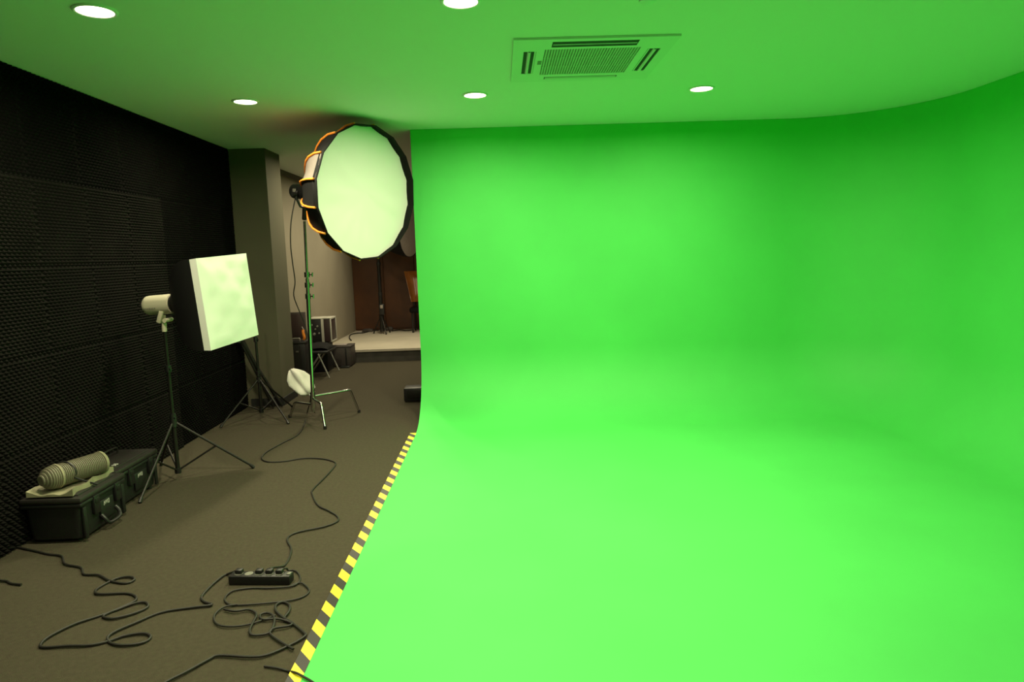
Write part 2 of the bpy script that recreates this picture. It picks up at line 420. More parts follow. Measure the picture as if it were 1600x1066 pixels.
for i in range(NB-1):
    for k in range(NA): fs.append((1+i*NA+k, 1+(i+1)*NA+k, 1+(i+1)*NA+(k+1) % NA, 1+i*NA+(k+1) % NA))
df.add(vs_, fs).build('diffuser', 'cloth', sb, ang=2)
MB().lathe(FC-NR*.63, NR, [(0, .094), (.03, .094)], 24).build('speed_ring', 'black', sb)
# lamp head
hd = thing('studio_lamp_head', tuple(FC-NR*.80), 'black studio lamp head behind the large round softbox', 'lamp head')
MB().lathe(FC-NR*.95, NR, [(0, .05), (.01, .068), (.12, .072), (.13, .078), (.24, .08), (.318, .08)], 24).build('body', 'black', hd)
c = FC-NR*.86-RR_*.072; MB().box(c, (.004, .045, .045), Matrix((RR_, NR, RU)).transposed(), .001).build('display', 'socket', hd)
PT = V((-1.855, 6.66, 1.97))                       # top of the chrome pole
mid = FC-NR*.80
MB().tube([mid+RR_*.09+RU*.0, mid+RR_*.10-RU*.06, mid+RR_*.05-RU*.14, mid-RU*.15, mid-RR_*.05-RU*.14, mid-RR_*.10-RU*.06, mid-RR_*.09], .012, 8).build('yoke', 'black', hd)
MB().tube([mid-RU*.14, PT+V((0, 0, .02))], .022, 10).build('mount', 'black', hd)
MB().tube([mid-RR_*.10-RU*.03, mid-RR_*.14-RU*.03], .02, 10).build('tilt_knob', 'black', hd)
# chrome stand
PBs = V((-1.905, 6.70, .10))
cs = thing('chrome_light_stand', (PBs.x, PBs.y, 0), 'chrome turtle-base light stand carrying the large round softbox', 'light stand')
pz = lambda z: PBs+(PT-PBs)*((z-PBs.z)/(PT.z-PBs.z))
MB().tube([pz(.10), pz(1.28)], .019, 14).build('lower_tube', 'chrome', cs)
MB().tube([pz(1.28), pz(1.42)], .0165, 14).build('middle_tube', 'chrome', cs)
MB().tube([pz(1.42), pz(1.97)], .0125, 12).build('upper_tube', 'chrome', cs)
MB().tube([pz(.12), pz(.30)], .026, 14).build('hub', 'chrome', cs)
for z in (1.25, 1.36, 1.46):
    cl = MB().tube([pz(z-.025), pz(z+.025)], .026, 14).build('clamp', 'chrome', cs)
    MB().tube([pz(z), pz(z)+V((.055, -.02, 0))], .006, 8).tube([pz(z)+V((.055, -.02, -.02)), pz(z)+V((.06, -.022, .02))], .007, 8).build('clamp_knob', 'chrome', cl)
for foot_, zk in ((onz(508, 671), .235), (onz(561, 645), .255), (onz(453, 653), .17)):
    f = foot_.copy(); f.z = .012
    d = V((f.x-PBs.x, f.y-PBs.y, 0)); L_ = d.length; d.normalize()
    h = pz(zk); kn = V((PBs.x, PBs.y, zk))+d*(L_-.10)
    pts = spline([h, V((PBs.x, PBs.y, zk))+d*.12, kn-d*.03, kn+d*.012-V((0, 0, .01)), kn+d*.028-V((0, 0, .04)), f], 5)
    lg = MB().tube(pts, .0125, 10).build('leg', 'chrome', cs)
    MB().tube([f+V((0, 0, .02)), f-V((0, 0, .012))], .016, 10).build('foot_cap', 'black', lg)

# ------------------------------------------------------------------ square softbox on a black stand
SC = V((-1.93, 4.89, 1.338)); SN, SRt, SU = axes((.983, -.179, .048), math.radians(2.98)); SZ = .62
ss = thing('square_softbox', tuple(SC-SN*.42), 'square softbox with wrinkled white front beside the foam wall', 'softbox')
def sp(x, y, d): return SC+SN*d+SRt*x+SU*y
# white front with a wrapped lip
NG = 22; vs_ = []; fs = []
hw = SZ/2
for j in range(NG+1):
    for i in range(NG+1):
        x = -hw+SZ*i/NG; y = -hw+SZ*j/NG; e_ = min(1, min(i, NG-i, j, NG-j)/2.0)
        wv = .003*math.sin(9*x+14*y+1)+.0025*abs(math.sin(17*x+11*y))+.003*abs(math.sin(13*y-9*x+1))+.002*abs(math.sin(26*y+5*x))
        bul = .012*(1-(x/hw)**2)*(1-(y/hw)**2)
        vs_.append(sp(x, y, .0+(wv+bul)*e_))
q = lambda i, j: j*(NG+1)+i
for j in range(NG):
    for i in range(NG): fs.append((q(i, j), q(i+1, j), q(i+1, j+1), q(i, j+1)))
loop = [q(i, 0) for i in range(NG+1)]+[q(NG, j) for j in range(1, NG+1)]+[q(i, NG) for i in range(NG-1, -1, -1)]+[q(0, j) for j in range(NG-1, 0, -1)]
k = len(vs_); L = len(loop)
for p in loop: vs_.append(vs_[p]-SN*.055+(SC-SN*.0-vs_[p])*.01)
for t in range(L): fs.append((loop[t], k+t, k+(t+1) % L, loop[(t+1) % L]))
MB().add(vs_, fs).build('diffuser', 'cloth', ss, ang=.9)
# black shell: square opening to round ring, bellied like a dome; one panel per side
def shell_pt(a, s):
    # a angle, s 0 front .. 1 rear
    c_, s_ = math.cos(a), math.sin(a); mq = hw/max(abs(c_), abs(s_)); rr = .07
    k_ = (1-s)**.55
    dome = (1-s**2.2)
    rad = rr+(mq-rr)*dome
    return sp(c_*rad, s_*rad, -.05-.36*s)
for side_ in range(4):
    vs_ = []; fs = []
    for i in range(13):
        for j in range(13): vs_.append(shell_pt(-PI/4+side_*PI/2+PI/2*j/12, i/12))
    for i in range(12):
        for j in range(12): fs.append((i*13+j, i*13+j+1, (i+1)*13+j+1, (i+1)*13+j))
    MB().add(vs_, fs).build('panel', 'bfab', ss)
MB().lathe(SC-SN*.42, SN, [(0, .078), (.025, .078)], 24).build('speed_ring', 'blackmetal', ss)
# white flash head
fh = thing('flash_head', tuple(SC-SN*.53), 'white studio flash head on the back of the square softbox', 'flash head')
MB().lathe(SC-SN*.675, SN, [(0, .038), (.012, .053), (.03, .067), (.05, .070), (.22, .071), (.23, .072)], 28).build('body', 'cream', fh)
MB().lathe(SC-SN*.445, SN, [(0, .062), (.028, .062)], 24).build('mount_ring', 'black', fh)
MB().lathe(SC-SN*.69, SN, [(0, .025), (.017, .03)], 20).build('rear_panel', 'black', fh)
MB().tube([SC-SN*.69+SU*.03, SC-SN*.705+SU*.045, SC-SN*.705-SU*.0], .006, 6).build('handle', 'black', fh)
hb = SC-SN*.53
MB().box(hb-SU*.085-SRt*.05, (.03, .02, .09), Matrix((SN, SRt, SU)).transposed() @ Matrix.Rotation(.45, 3, 'Y'), .004).build('bracket', 'cream', fh)
MB().tube([hb-SU*.115-SRt*.04+SN*.02, hb-SU*.115+SRt*.04+SN*.02], .016, 12).build('tilt_knob', 'cream', fh)
PS = V((-2.455, 4.985, 0))
MB().tube([V((PS.x, PS.y, 1.115)), V((PS.x, PS.y, 1.235))], .017, 12).build('spigot_socket', 'cream', fh)
mk = MB()
for i, (ww, hh) in enumerate(((8, 11), (5, 8), (5, 8), (5, 11), (5, 8), (6, 8), (5, 8))):     # illegible small print
    a_ = -.0; ang_ = math.radians(200)
    pos = SC-SN*(.63-.014*i)-SRt*0
    out = (-SRt*math.cos(.15)-SU*math.sin(.15))
    mk.box(pos+out*.0705-SU*.008, (.007, .0012, hh*.001), Matrix((SN, out, SU)).transposed())
mk.build('faint_print', 'dgrey', fh, sm=False)
# black stand
def tripod(name, base, label, feet, ztop, zhub, zlow, rleg=.009, rp=(.0155, .013, .011), m='blackmetal', group=None, joints=(.42, .74), zb=0):
    t = thing(name, (base[0], base[1], zb), label, 'light stand', group); bx, by = base
    pp = lambda z: V((bx, by, zb+z))
    MB().tube([pp(zlow), pp(ztop*joints[0])], rp[0], 12).build('lower_pole', m, t)
    MB().tube([pp(ztop*joints[0]), pp(ztop*joints[1])], rp[1], 12).build('middle_pole', m, t)
    MB().tube([pp(ztop*joints[1]), pp(ztop)], rp[2], 12).build('upper_pole', m, t)
    for z in (ztop*joints[0], ztop*joints[1]):
        cl = MB().tube([pp(z-.02), pp(z+.03)], rp[0]+.006, 12).build('clamp', 'black', t)
        MB().tube([pp(z), pp(z)+V((.03, -.02, 0))], .008, 8).build('clamp_knob', 'black', cl)
    MB().tube([pp(zhub-.025), pp(zhub+.03)], rp[0]+.009, 12).build('hub', 'black', t)
    MB().tube([pp(zlow), pp(zlow+.04)], rp[0]+.007, 12).build('brace_collar', 'black', t)
    for f in feet:
        f = V((f[0], f[1], zb+.012)); d = V((f.x-bx, f.y-by, 0)).normalized()
        a = pp(zhub)+d*.02
        lg = MB().tube([a, f], rleg, 8).build('leg', m, t)
        MB().tube([f+(a-f).normalized()*.03, f-V((0, 0, .006))], rleg+.004, 8).build('foot_cap', 'black', lg)
        md = a+(f-a)*.50
        MB().tube([pp(zlow+.02), md], rleg*.8, 6).build('brace', m, t)
    return t
tripod('light_stand', (PS.x, PS.y), 'black tripod light stand under the square softbox', [(-2.488, 4.49), onz(397, 732), (-2.77, 5.36)], 1.13, .43, .05)
f2 = onz(451, 663)
tripod('light_stand', (-2.50, 6.92), 'black tripod light stand between square softbox and grey pillar', [f2, (-2.78, 6.56), (-2.30, 7.33)], 1.10, .40, .06)
# folded stand leaning on the pillar
fs_ = thing('folded_light_stand', (-2.50, 7.4, 0), 'folded black light stand leaning beside the grey pillar', 'light stand')
top = onX(374, 528, -2.79)
for i, (bx, by) in enumerate(((-2.44, 7.40), (-2.53, 7.38), (-2.48, 7.46))):
    MB().tube([top+V((.012*(i-1), -.012*i, 0)), V((bx, by, .016))], .015, 8).build('leg', 'blackmetal', fs_)
MB().tube([top+V((0, -.01, .06)), top+(V((-2.48, 7.40, .02))-top)*.55], .018, 10).build('pole', 'blackmetal', fs_)
MB().tube([top+V((0, -.012, -.05)), top+V((0, -.012, .05))], .03, 10).build('hub', 'black', fs_)

# ------------------------------------------------------------------ equipment cases along the foam wall
def strokes(origin, ux, uy, size, pat, m, parent, name='lettering', th=.0012):
    mb = MB(); un = ux.cross(uy).normalized()
    for x0, y0, x1, y1 in pat:
        a = origin+ux*x0*size+uy*y0*size; b_ = origin+ux*x1*size+uy*y1*size
        d = (b_-a); L_ = d.length; d.normalize(); n_ = un; t_ = n_.cross(d)
        mb.box((a+b_)/2, (L_, size*.16, th), Matrix((d, t_, n_)).transposed())
    return mb.build(name, m, parent, sm=False)
MARK = [(0, 0, .1, .9), (.1, .9, .45, .1), (.45, .1, .5, .9), (.75, .9, .95, .1), (.95, .1, 1.2, .95), (1.45, .1, 1.45, .8), (1.45, .1, 1.8, .1), (1.8, .1, 1.85, .85), (1.45, .8, 1.85, .85)]
def hard_case(y0, y1, label, x0=-2.805, x1=-2.475, drop=True):
    h = .262
    t = thing('equipment_case', ((x0+x1)/2, (y0+y1)/2, 0), label, 'equipment case', 'equipment cases along the foam wall')
    cx_, cy_ = (x0+x1)/2, (y0+y1)/2
    # tapered body with rounded corners
    bm = MB(); vs_ = []; fs = []
    lay = [(.014, .03), (.028, .012), (.10, .006), (h-.045, 0)]
    for z, ins in lay:
        for (sx_, sy_) in ((1, 1), (-1, 1), (-1, -1), (1, -1)):
            X = (x1-x0)/2-ins; Y = (y1-y0)/2-ins; r = .04
            for i in range(5):
                base = {(1, 1): 0, (-1, 1): PI/2, (-1, -1): PI, (1, -1): 1.5*PI}[(sx_, sy_)]
                a = base+PI/2*i/4
                vs_.append((cx_+sx_*(X-r)+r*math.cos(a), cy_+sy_*(Y-r)+r*math.sin(a), z))
    for i in range(len(lay)-1):
        for k in range(20): fs.append((i*20+k, i*20+(k+1) % 20, (i+1)*20+(k+1) % 20, (i+1)*20+k))
    fs.append(tuple(range(19, -1, -1))); fs.append(tuple(range(60, 80)))
    bm.add(vs_, fs).build('body', 'case', t)
    MB().box((cx_, cy_, h-.032), (x1-x0+.022, y1-y0+.018, .026), None, .01).build('body_rim', 'case', t)
    ld = MB().box((cx_, cy_, h-.002), (x1-x0+.026, y1-y0+.022, .034), None, .012).box((cx_, cy_, h+.018), (x1-x0-.05, y1-y0-.06, .014), None, .006).build('lid', 'caselid', t)
    # front face (towards the room): ribs, latches, label plate, handle
    fx = x1
    L_ = y1-y0
    for fy in (.06, .94): MB().box((fx+.002, y0+L_*fy, .115), (.016, .03, .19), None, .005).build('corner_rib', 'case', t)
    for fy in (.30, .80):
        lt = MB().box((fx+.008, y0+L_*fy, h-.075), (.022, .055, .115), None, .006).build('latch', 'black', t)
        MB().box((fx+.020, y0+L_*fy, h-.05), (.006, .04, .03), None, .002).build('latch_tab', 'black', lt)
    MB().box((fx+.003, y0+L_*.55, .125), (.012, L_*.30, .12), None, .006).build('label_plate', 'case', t)
    strokes(V((fx+.0097, y0+L_*.47, .150)), V((0, 1, 0)), V((0, 0, 1)), .030, MARK, 'marks', t)
    yh = y0+L_*.58
    if drop: MB().tube(spline([V((fx-.0, yh-.075, .10)), V((fx+.022, yh-.075, .075)), V((fx+.034, yh-.06, .045)), V((fx+.036, yh, .038)), V((fx+.034, yh+.06, .045)), V((fx+.022, yh+.075, .075)), V((fx-.0, yh+.075, .10))], 4), .011, 8).build('handle', 'black', t)
    for sx_ in (-.10, .10):
        for sy_ in (-.36, .36): MB().tube([(cx_+sx_, cy_+L_*sy_, 0), (cx_+sx_, cy_+L_*sy_, .018)], .018, 10).build('foot', 'black', t)
    return t
c1 = hard_case(3.845, 4.30, 'black hard equipment case carrying the ribbed tube, by foam wall')
MB().box((-2.43, 4.17, .009), (.006, .045, .018), None, .002).build('tag', 'marks', c1) if False else None
c2 = hard_case(4.345, 4.865, 'black hard equipment case with bare lid and raised handle, behind stand leg', -2.81, -2.545, False)
hn = MB().tube(spline([(-2.74, 4.50, .28), (-2.74, 4.50, .315), (-2.74, 4.53, .335), (-2.74, 4.70, .335), (-2.74, 4.73, .315), (-2.74, 4.73, .28)], 4), .007, 8).build('lid_handle', 'blackmetal', c2)
for y in (4.43, 4.455): MB().box((-2.60, y, .289), (.03, .012, .008), None, .003).build('catch', 'marks', c2, sm=False)
# pale ribbed tube on packing foam
ZT = .287
pk = MB(); vs_ = []; fs = []
NX, NY = 8, 30
for j in range(NY+1):
    for i in range(NX+1):
        x = -2.775+.255*i/NX; y = 3.845+.455*j/NY
        e_ = min(i, NX-i)
        x += .012*math.sin(j*.55+i)*(1 if e_ == 0 else .2)
        z = ZT+.012+(.016 if e_ == 0 else .0)+.008*math.sin(j*.5+i*1.7)*(.5+.5*(e_ == 0))+.008*(e_ <= 1)
        vs_.append((x, y, z))
W_ = NX+1
for j in range(NY):
    for i in range(NX): fs.append((j*W_+i, j*W_+i+1, (j+1)*W_+i+1, (j+1)*W_+i))
k = len(vs_)
for j in range(NY+1):
    for i in range(NX+1): p = vs_[j*W_+i]; vs_.append((p[0], p[1], ZT+.0005))
for j in range(NY):
    for i in range(NX): fs.append((k+j*W_+i, k+(j+1)*W_+i, k+(j+1)*W_+i+1, k+j*W_+i+1))
bl = [j*W_ for j in range(NY+1)]+[NY*W_+i for i in range(1, NX+1)]+[j*W_+NX for j in range(NY-1, -1, -1)]+[i for i in range(NX-1, 0, -1)]
for t in range(len(bl)): a, b_ = bl[t], bl[(t+1) % len(bl)]; fs.append((a, b_, b_+k, a+k))
tag(pk.add(vs_, fs).build('packing_sheet', 'packing', ang=1.2), 'crumpled pale packing foam under the ribbed tube on equipment case', 'packing foam')
RT_ = .068; zc_ = ZT+.022+RT_+.004; tc0 = onz(63, 752, zc_); tc1 = onz(160, 722, zc_); tax = (tc1-tc0).normalized(); LT = (tc1-tc0).length; KT = LT/.562
tb = thing('ribbed_tube', (tc0.x, tc0.y+LT/2, ZT+.02), 'pale ribbed cylinder lying on packing foam atop the equipment case', 'ribbed tube')
def ribs(d0, d1, r0, r1, n, amp=.0035):
    out = []
    for i in range(n):
        a = d0+(d1-d0)*i/n; st_ = (d1-d0)/n
        ra = r0+(r1-r0)*(i/n)
        out += [(a, ra-amp), (a+.25*st_, ra), (a+.6*st_, ra), (a+.8*st_, ra-amp)]
    return out
dome = []
nd = 7
for i in range(nd):
    a0 = i/nd; rr = RT_*(1-(1-a0)**3)**.5 if i else .03
    st_ = .085/nd
    dome += [(a0*.085, max(.02, rr-.004)), (a0*.085+.3*st_, rr+.002), (a0*.085+.65*st_, rr+.002), (a0*.085+.85*st_, max(.02, rr-.003))]
MB().lathe(tc0, tax, dome+[(.085, RT_)], 28).build('ribbed_end', 'rib', tb, ang=.5)
MB().lathe(tc0, tax, [(.085, RT_-.004), (.087, RT_+.005), (.098, RT_+.005), (.10, RT_-.004)], 32).build('end_ring', 'packing', tb)
MB().lathe(tc0, tax, ribs(.10, .53*KT, RT_, RT_, 24, .007), 32).build('ribbed_body', 'rib', tb, ang=.5)
MB().lathe(tc0, tax, [(.53*KT, RT_-.004), (.53*KT+.002, RT_+.004), (.53*KT+.018, RT_+.002), (.53*KT+.03, RT_-.012), (.53*KT+.032, .01)], 32).build('end_cap', 'packing', tb)
# strap over the tube
pts = []
for i in range(13):
    a = PI*(-.12+1.24*i/12); pts.append(tc0+tax*(.135+.02*i/12)+V((math.cos(a)*(RT_+.004), 0, math.sin(a)*(RT_+.004))))
pts = [V((-2.48, pts[0].y+.06, .29))]+pts
MB().tube(spline(pts, 3), .006, 6).build('strap', 'black', tb)

# ------------------------------------------------------------------ power strip and cables on the carpet
pl = onz(357, 915); pr_ = onz(453, 915)
d = (pr_-pl); LP = d.length; d.normalize(); nv = V((-d.y, d.x, 0)); zz = V((0, 0, 1))
Rm = Matrix((d, nv, zz)).transposed()
pc = (pl+pr_)/2+nv*.03
ps = thing('power_strip', (pc.x, pc.y, 0), 'black multi-socket power strip lying on the carpet among cables', 'power strip')
MB().box(pc+zz*.024, (LP, .062, .046), Rm, .007).build('body', 'black', ps)
for i in range(5):
    c = pc+d*(LP*(-.36+.165*i))+zz*.0475
    so = MB().lathe(c-zz*.001, zz, [(0, .021), (.002, .021), (.002, .016), (.0012, .002)], 20, (False, True)).build('socket', 'socket', ps)
for i in (0, 2, 3, 4):
    c = pc+d*(LP*(-.36+.165*i))+zz*.047
    pg = MB().box(c+zz*.011+nv*.006, (.036, .034, .022), Rm, .007).build('plug', 'black', ps)
MB().box(pc+d*(LP*.46)+zz*.0485, (.018, .028, .006), Rm, .002).build('switch', 'socket', ps)

def cable(name, px, label, r=.0055, pre=None, post=None, zz_=.0, sub=5, src=None):
    s = src or (1, 0, 1, 0)
    pts = []
    for i, p in enumerate(px):
        q_ = onz(s[1]+p[0]*s[0], s[3]+p[1]*s[2], .006)
        q_.z = r+zz_+.0015*math.sin(i*1.7)+.0015
        pts.append(q_)
    pts = (pre or [])+pts+(post or [])
    return tag(MB().tube(spline(pts, sub), r, 7).build(name, 'cable'), label, 'cable', 'black cables on the carpet')
# lamp cord: from the lamp head down to the stand, over the floor to the power strip
drop = [FC-NR*.93-RU*.05, onY(455, 345, 6.62), onY(454, 380, 6.65), onY(457, 410, 6.7), onY(461, 440, 6.75), onY(459, 462, 6.8), onY(468, 487, 6.85), onY(477, 510, 6.87), onY(484, 545, 6.82), onY(487, 590, 6.76), onY(486, 620, 6.76)]
strip_in = [pc+d*(LP*.13)+nv*.06+zz*.05, pc+d*(LP*.13)+nv*.012+zz*.066]
cable('lamp_cord', [(480, 645), (476, 662), (466, 679), (440, 693), (416, 707), (409, 717), (420, 722), (445, 721), (472, 717), (500, 717), (520, 721), (524, 727), (508, 746), (489, 765), (488, 773), (497, 790), (514, 799), (527, 807), (527, 815), (505, 824), (470, 831), (453, 837), (449, 845), (455, 858), (452, 872), (444, 884)],
      'black cord hanging from the lamp head and snaking over carpet to power strip', .0055, pre=drop, post=strip_in)
K = (.35, 0, .35, 840)
cable('cable', [(60, 40), (110, 52), (160, 62), (215, 75), (275, 85), (290, 120), (360, 135), (375, 165), (440, 170), (490, 195), (560, 205), (600, 190), (580, 178), (520, 185), (445, 222), (425, 245), (450, 255), (560, 250), (605, 264), (600, 288), (540, 315), (470, 345), (465, 358), (510, 364), (600, 340), (658, 312), (650, 292), (600, 297), (520, 325), (440, 352), (330, 390), (220, 445), (180, 480), (200, 492), (300, 487), (400, 483), (480, 465), (560, 440), (640, 431), (672, 442), (655, 463), (600, 480), (530, 483), (487, 468), (482, 445), (520, 420), (600, 385), (720, 335), (850, 315), (945, 304), (912, 288), (900, 265), (940, 220), (990, 178), (1015, 165)],
      'long black cable looping from the equipment cases over carpet to power strip', .006, post=[pc-d*(LP*.46)+nv*.03+zz*.045, pc-d*(LP*.37)+nv*.006+zz*.064], src=K)
cable('cable', [(1300, 215), (1345, 205), (1380, 235), (1358, 262), (1290, 284), (1150, 299), (1050, 302), (1012, 292), (1005, 270), (1040, 240), (1120, 226), (1200, 227), (1290, 222), (1330, 205), (1340, 178), (1322, 152), (1285, 148)],
      'thin black cable looped once around the power strip', .0045, post=[pc+d*(LP*.36)+nv*.05+zz*.05, pc+d*(LP*.30)+nv*.01+zz*.066], zz_=.001, src=K)
cable('cable', [(1060, 302), (1000, 315), (960, 345), (958, 375), (985, 397), (1050, 401), (1130, 385), (1230, 350)], 'thin black cable in a flat open loop beside the tangled cables', .0045, zz_=.003, src=K)
cable('cable', [(1000, 325), (1050, 335), (1110, 326), (1145, 345), (1130, 385), (1115, 420), (1130, 440), (1200, 430), (1225, 385), (1217, 352), (1188, 340), (1160, 352), (1175, 372), (1240, 368), (1300, 385), (1290, 400), (1225, 412), (1205, 432), (1250, 468), (1310, 505)], 'black cable tangled in small loops beside the hazard tape', .0055, zz_=.004, src=K)
cable('cable', [(1275, 368), (1235, 335), (1232, 305), (1262, 290), (1292, 305), (1290, 335), (1270, 362), (1300, 380), (1358, 430), (1360, 446), (1300, 480), (1200, 525), (1120, 538), (980, 530), (930, 548), (830, 605), (740, 652), (640, 720)], 'black cable leading from small loop near hazard tape across open carpet', .0058, zz_=.002, src=K)
cable('cable', [(-60, 180), (0, 194), (30, 196), (50, 206), (95, 212)], 'short black cable end poking over the bare carpet by foam wall', .006, src=K)
cable('cable', [(1180, 575), (1240, 585), (1285, 596)], 'black cable crossing over the hazard tape onto the green floor', .0045, src=K,
      post=[onz(462, 1053, .018)+V((0, 0, .004)), onz(475, 1059, .018)+V((0, 0, .002)), onz(490, 1068, .018)+V((0, 0, .002)), onz(520, 1090, .018)+V((0, 0, .002))])

# ------------------------------------------------------------------ between the pillar and the stage
# folded white umbrella bundle
ua, ub = onY(455, 578, 7.12), onY(487, 622, 7.0)
um = thing('white_umbrella', tuple((ua+ub)/2), 'folded white umbrella propped between grey pillar and chrome stand', 'umbrella')
axu = (ub-ua); Lu = axu.length; axu.normalize(); r1 = axu.orthogonal().normalized(); r2 = axu.cross(r1)
vs_ = []; fs = []; NN = 40; TT = [0, .04, .12, .25, .42, .58, .7, .8, .86]
for t in TT:
    rad = .098*math.sin(min(1, t*1.6+.10)*PI*.62)*(1-.55*t**3)+.006
    if t > .8: rad *= .55
    for k in range(NN):
        a = 2*PI*k/NN; fl = 1+.26*math.cos(5*a+1.2*t)+.10*math.sin(3*a+4*t)
        vs_.append(ua+axu*(Lu*t)+(r1*math.cos(a)*1.0+r2*math.sin(a)*.85)*rad*fl)
for i in range(len(TT)-1):
    for k in range(NN): fs.append((i*NN+k, i*NN+(k+1) % NN, (i+1)*NN+(k+1) % NN, (i+1)*NN+k))
fs.append(tuple(range(NN-1, -1, -1))); fs.append(tuple(range((len(TT)-1)*NN, len(TT)*NN)))
MB().add(vs_, fs).build('folded_canopy', 'clothf', um, ang=1.4)
MB().tube([ua+axu*(Lu*.8), ub+axu*.02], .009, 8).build('shaft', 'steel', um)
lowv = onY(480, 640, 6.93)
MB().tube([ub+axu*.02, V((ub.x+.02, ub.y, .02))], .006, 6).build('handle', 'black', um)

# tall black case and dark panel on it
tcs = thing('tall_case', (-2.70, 9.0, 0), 'tall black case standing behind the grey pillar', 'case')
MB().box((-2.70, 9.0, .265), (.25, .26, .51), None, .012).build('body', 'black', tcs)
MB().box((-2.70, 9.0, .535), (.265, .27, .035), None, .01).build('lid', 'black', tcs)
for x in (-2.77, -2.64): MB().box((x, 8.868, .27), (.018, .01, .46), None, .003).build('side_rib', 'blackmetal', tcs)
MB().box((-2.68, 8.866, .42), (.035, .006, .02), None, .001).build('badge', 'dgrey', tcs)
MB().tube(spline([(-2.75, 8.92, .55), (-2.75, 8.92, .585), (-2.68, 8.92, .59), (-2.65, 8.92, .585), (-2.65, 8.92, .55)], 3), .008, 6).build('handle', 'steel', tcs)
pn = thing('flat_panel', (-2.72, 9.06, .553), 'dark flat panel leaning on wall atop the tall black case', 'panel')
rx = Matrix.Rotation(-.06, 3, 'X')
MB().box((-2.715, 9.06, .740), (.235, .025, .365), rx, .004).build('board', 'panelgrey', pn)
MB().box((-2.715, 9.045, .740), (.20, .006, .32), rx, .002).build('face', 'maroon', pn)
oc = thing('orange_cloth', (-2.60, 8.95, .553), 'small orange cloth hanging beside the dark panel on tall case', 'cloth')
MB().tube(spline([(-2.60, 8.93, .70), (-2.60, 8.92, .66), (-2.59, 8.92, .60), (-2.60, 8.93, .572)], 4), .018, 8).build('fold', 'orange', oc)
MB().tube(spline([(-2.615, 8.93, .74), (-2.59, 8.92, .69), (-2.59, 8.92, .60), (-2.595, 8.93, .572)], 4), .006, 6).build('cord', 'gfab', oc)

# folding stool with slanting legs, a bag on it
sx0, sx1, sy0, sy1, sh = -2.66, -2.36, 9.12, 9.66, .36
fst = thing('folding_stool', (-2.5, 9.4, 0), 'low black folding stool with slanting steel legs before the stage', 'stool')
MB().box((-2.53, 9.42, sh), (.34, .50, .035), None, .012).build('seat', 'black', fst)
for (a, b_) in (((497, 552), (515, 592)), ((513, 543), (530, 580))):
    f = onz(*b_); f.z = .012; t_ = onY(a[0], a[1], f.y-.0); 
    t_.z = min(t_.z, sh-.015); MB().tube([t_, f], .012, 8).build('leg', 'steel', fst)
for (x, y) in ((-2.58, 9.2), (-2.60, 9.62)): MB().tube([(x+.12, y, sh-.01), (x-.12, y, .012)], .012, 8).build('leg', 'steel', fst)
MB().tube([(-2.44, 9.2, sh-.02), (-2.46, 9.64, sh-.02)], .008, 6).build('stretcher', 'steel', fst)
bag = MB(); vs_ = []; fs = []
for j in range(9):
    for i in range(17):
        a = PI*i/16; t = j/8
        h_ = .10*math.sin(PI*min(1, max(0, t*.94+.03)))**.4*(.8+.2*math.sin(5*t+2*a))
        vs_.append((-2.53+.16*math.cos(a), 9.22+.42*t, sh+.0185+h_*math.sin(a)+.002))
for j in range(8):
    for i in range(16): fs.append((j*17+i, j*17+i+1, (j+1)*17+i+1, (j+1)*17+i))
fs += [tuple(j*17+16 for j in range(9))+tuple(j*17 for j in range(8, -1, -1))]
tag(bag.add(vs_, fs).build('soft_bag', 'bfab'), 'slumped black bag lying on the low folding stool', 'bag')
# flight cases with pale edges, standing on a low black trunk against the beige wall
tr = thing('trunk', (-2.68, 9.90, 0), 'low black trunk under the pale edged flight cases by beige wall', 'trunk')
MB().box((-2.68, 9.90, .20), (.34, .34, .40), None, .012).build('body', 'black', tr)
MB().box((-2.68, 9.90, .415), (.36, .35, .03), None, .01).build('lid', 'black', tr)
def flight(x, w_, label, m):
    t = thing('flight_case', (x, 9.90, .43), label, 'flight case', 'pale edged flight cases')
    h = .34; y0, y1 = 9.755, 10.045; zc = .43+h/2
    MB().box((x, 9.90, zc), (w_-.012, .29, h-.012), None, .004).build('body', m, t)
    for sx_ in (-1, 1):
        for y in (y0, y1): MB().box((x+sx_*(w_/2-.008), y, zc), (.018, .018, h), None, .003).build('edge', 'alu', t)
        for z in (.43+.009, .43+h-.009): MB().box((x+sx_*(w_/2-.008), 9.90, z), (.018, .30, .018), None, .003).build('edge', 'alu', t)
    MB().box((x, 9.90, .43+h), (w_, .31, .014), None, .003).build('lid', 'alu', t)
    return t
f1 = flight(-2.665, .20, 'flight case with pale edges and small gear inside, on low trunk', 'black')
for i, (dx, z, r) in enumerate(((-.05, .68, .016), (.03, .66, .014), (-.02, .55, .02), (.05, .56, .013), (.0, .62, .012))):
    MB().lathe((-2.665+dx, 9.755, z), (0, -1, 0), [(0, r), (.012, r), (.014, r*.6)], 12).build('dial', 'steel', f1)
f2_ = flight(-2.50, .125, 'narrow flight case with pale edges and plain maroon face', 'maroon')
bb = thing('gear_box', (-2.42, 10.30, 0), 'black gear box on the carpet against the stage', 'box')
MB().box((-2.42, 10.30, .155), (.30, .34, .29), None, .015).build('body', 'panelgrey', bb)
MB().box((-2.42, 10.30, .305), (.31, .35, .02), None, .008).build('lid', 'panelgrey', bb)
MB().box((-2.34, 10.125, .15), (.02, .012, .27), None, .003).build('edge', 'black', bb)
MB().box((-2.35, 10.07, .012), (.14, .10, .02), None, .006).build('floor_plate', 'black', bb)
pp_ = MB().box((-2.44, 10.24, .325), (.20, .12, .018), None, .008)
tag(pp_.build('folded_cloth', 'gfab'), 'folded pale cloth on top of the black gear box', 'cloth')
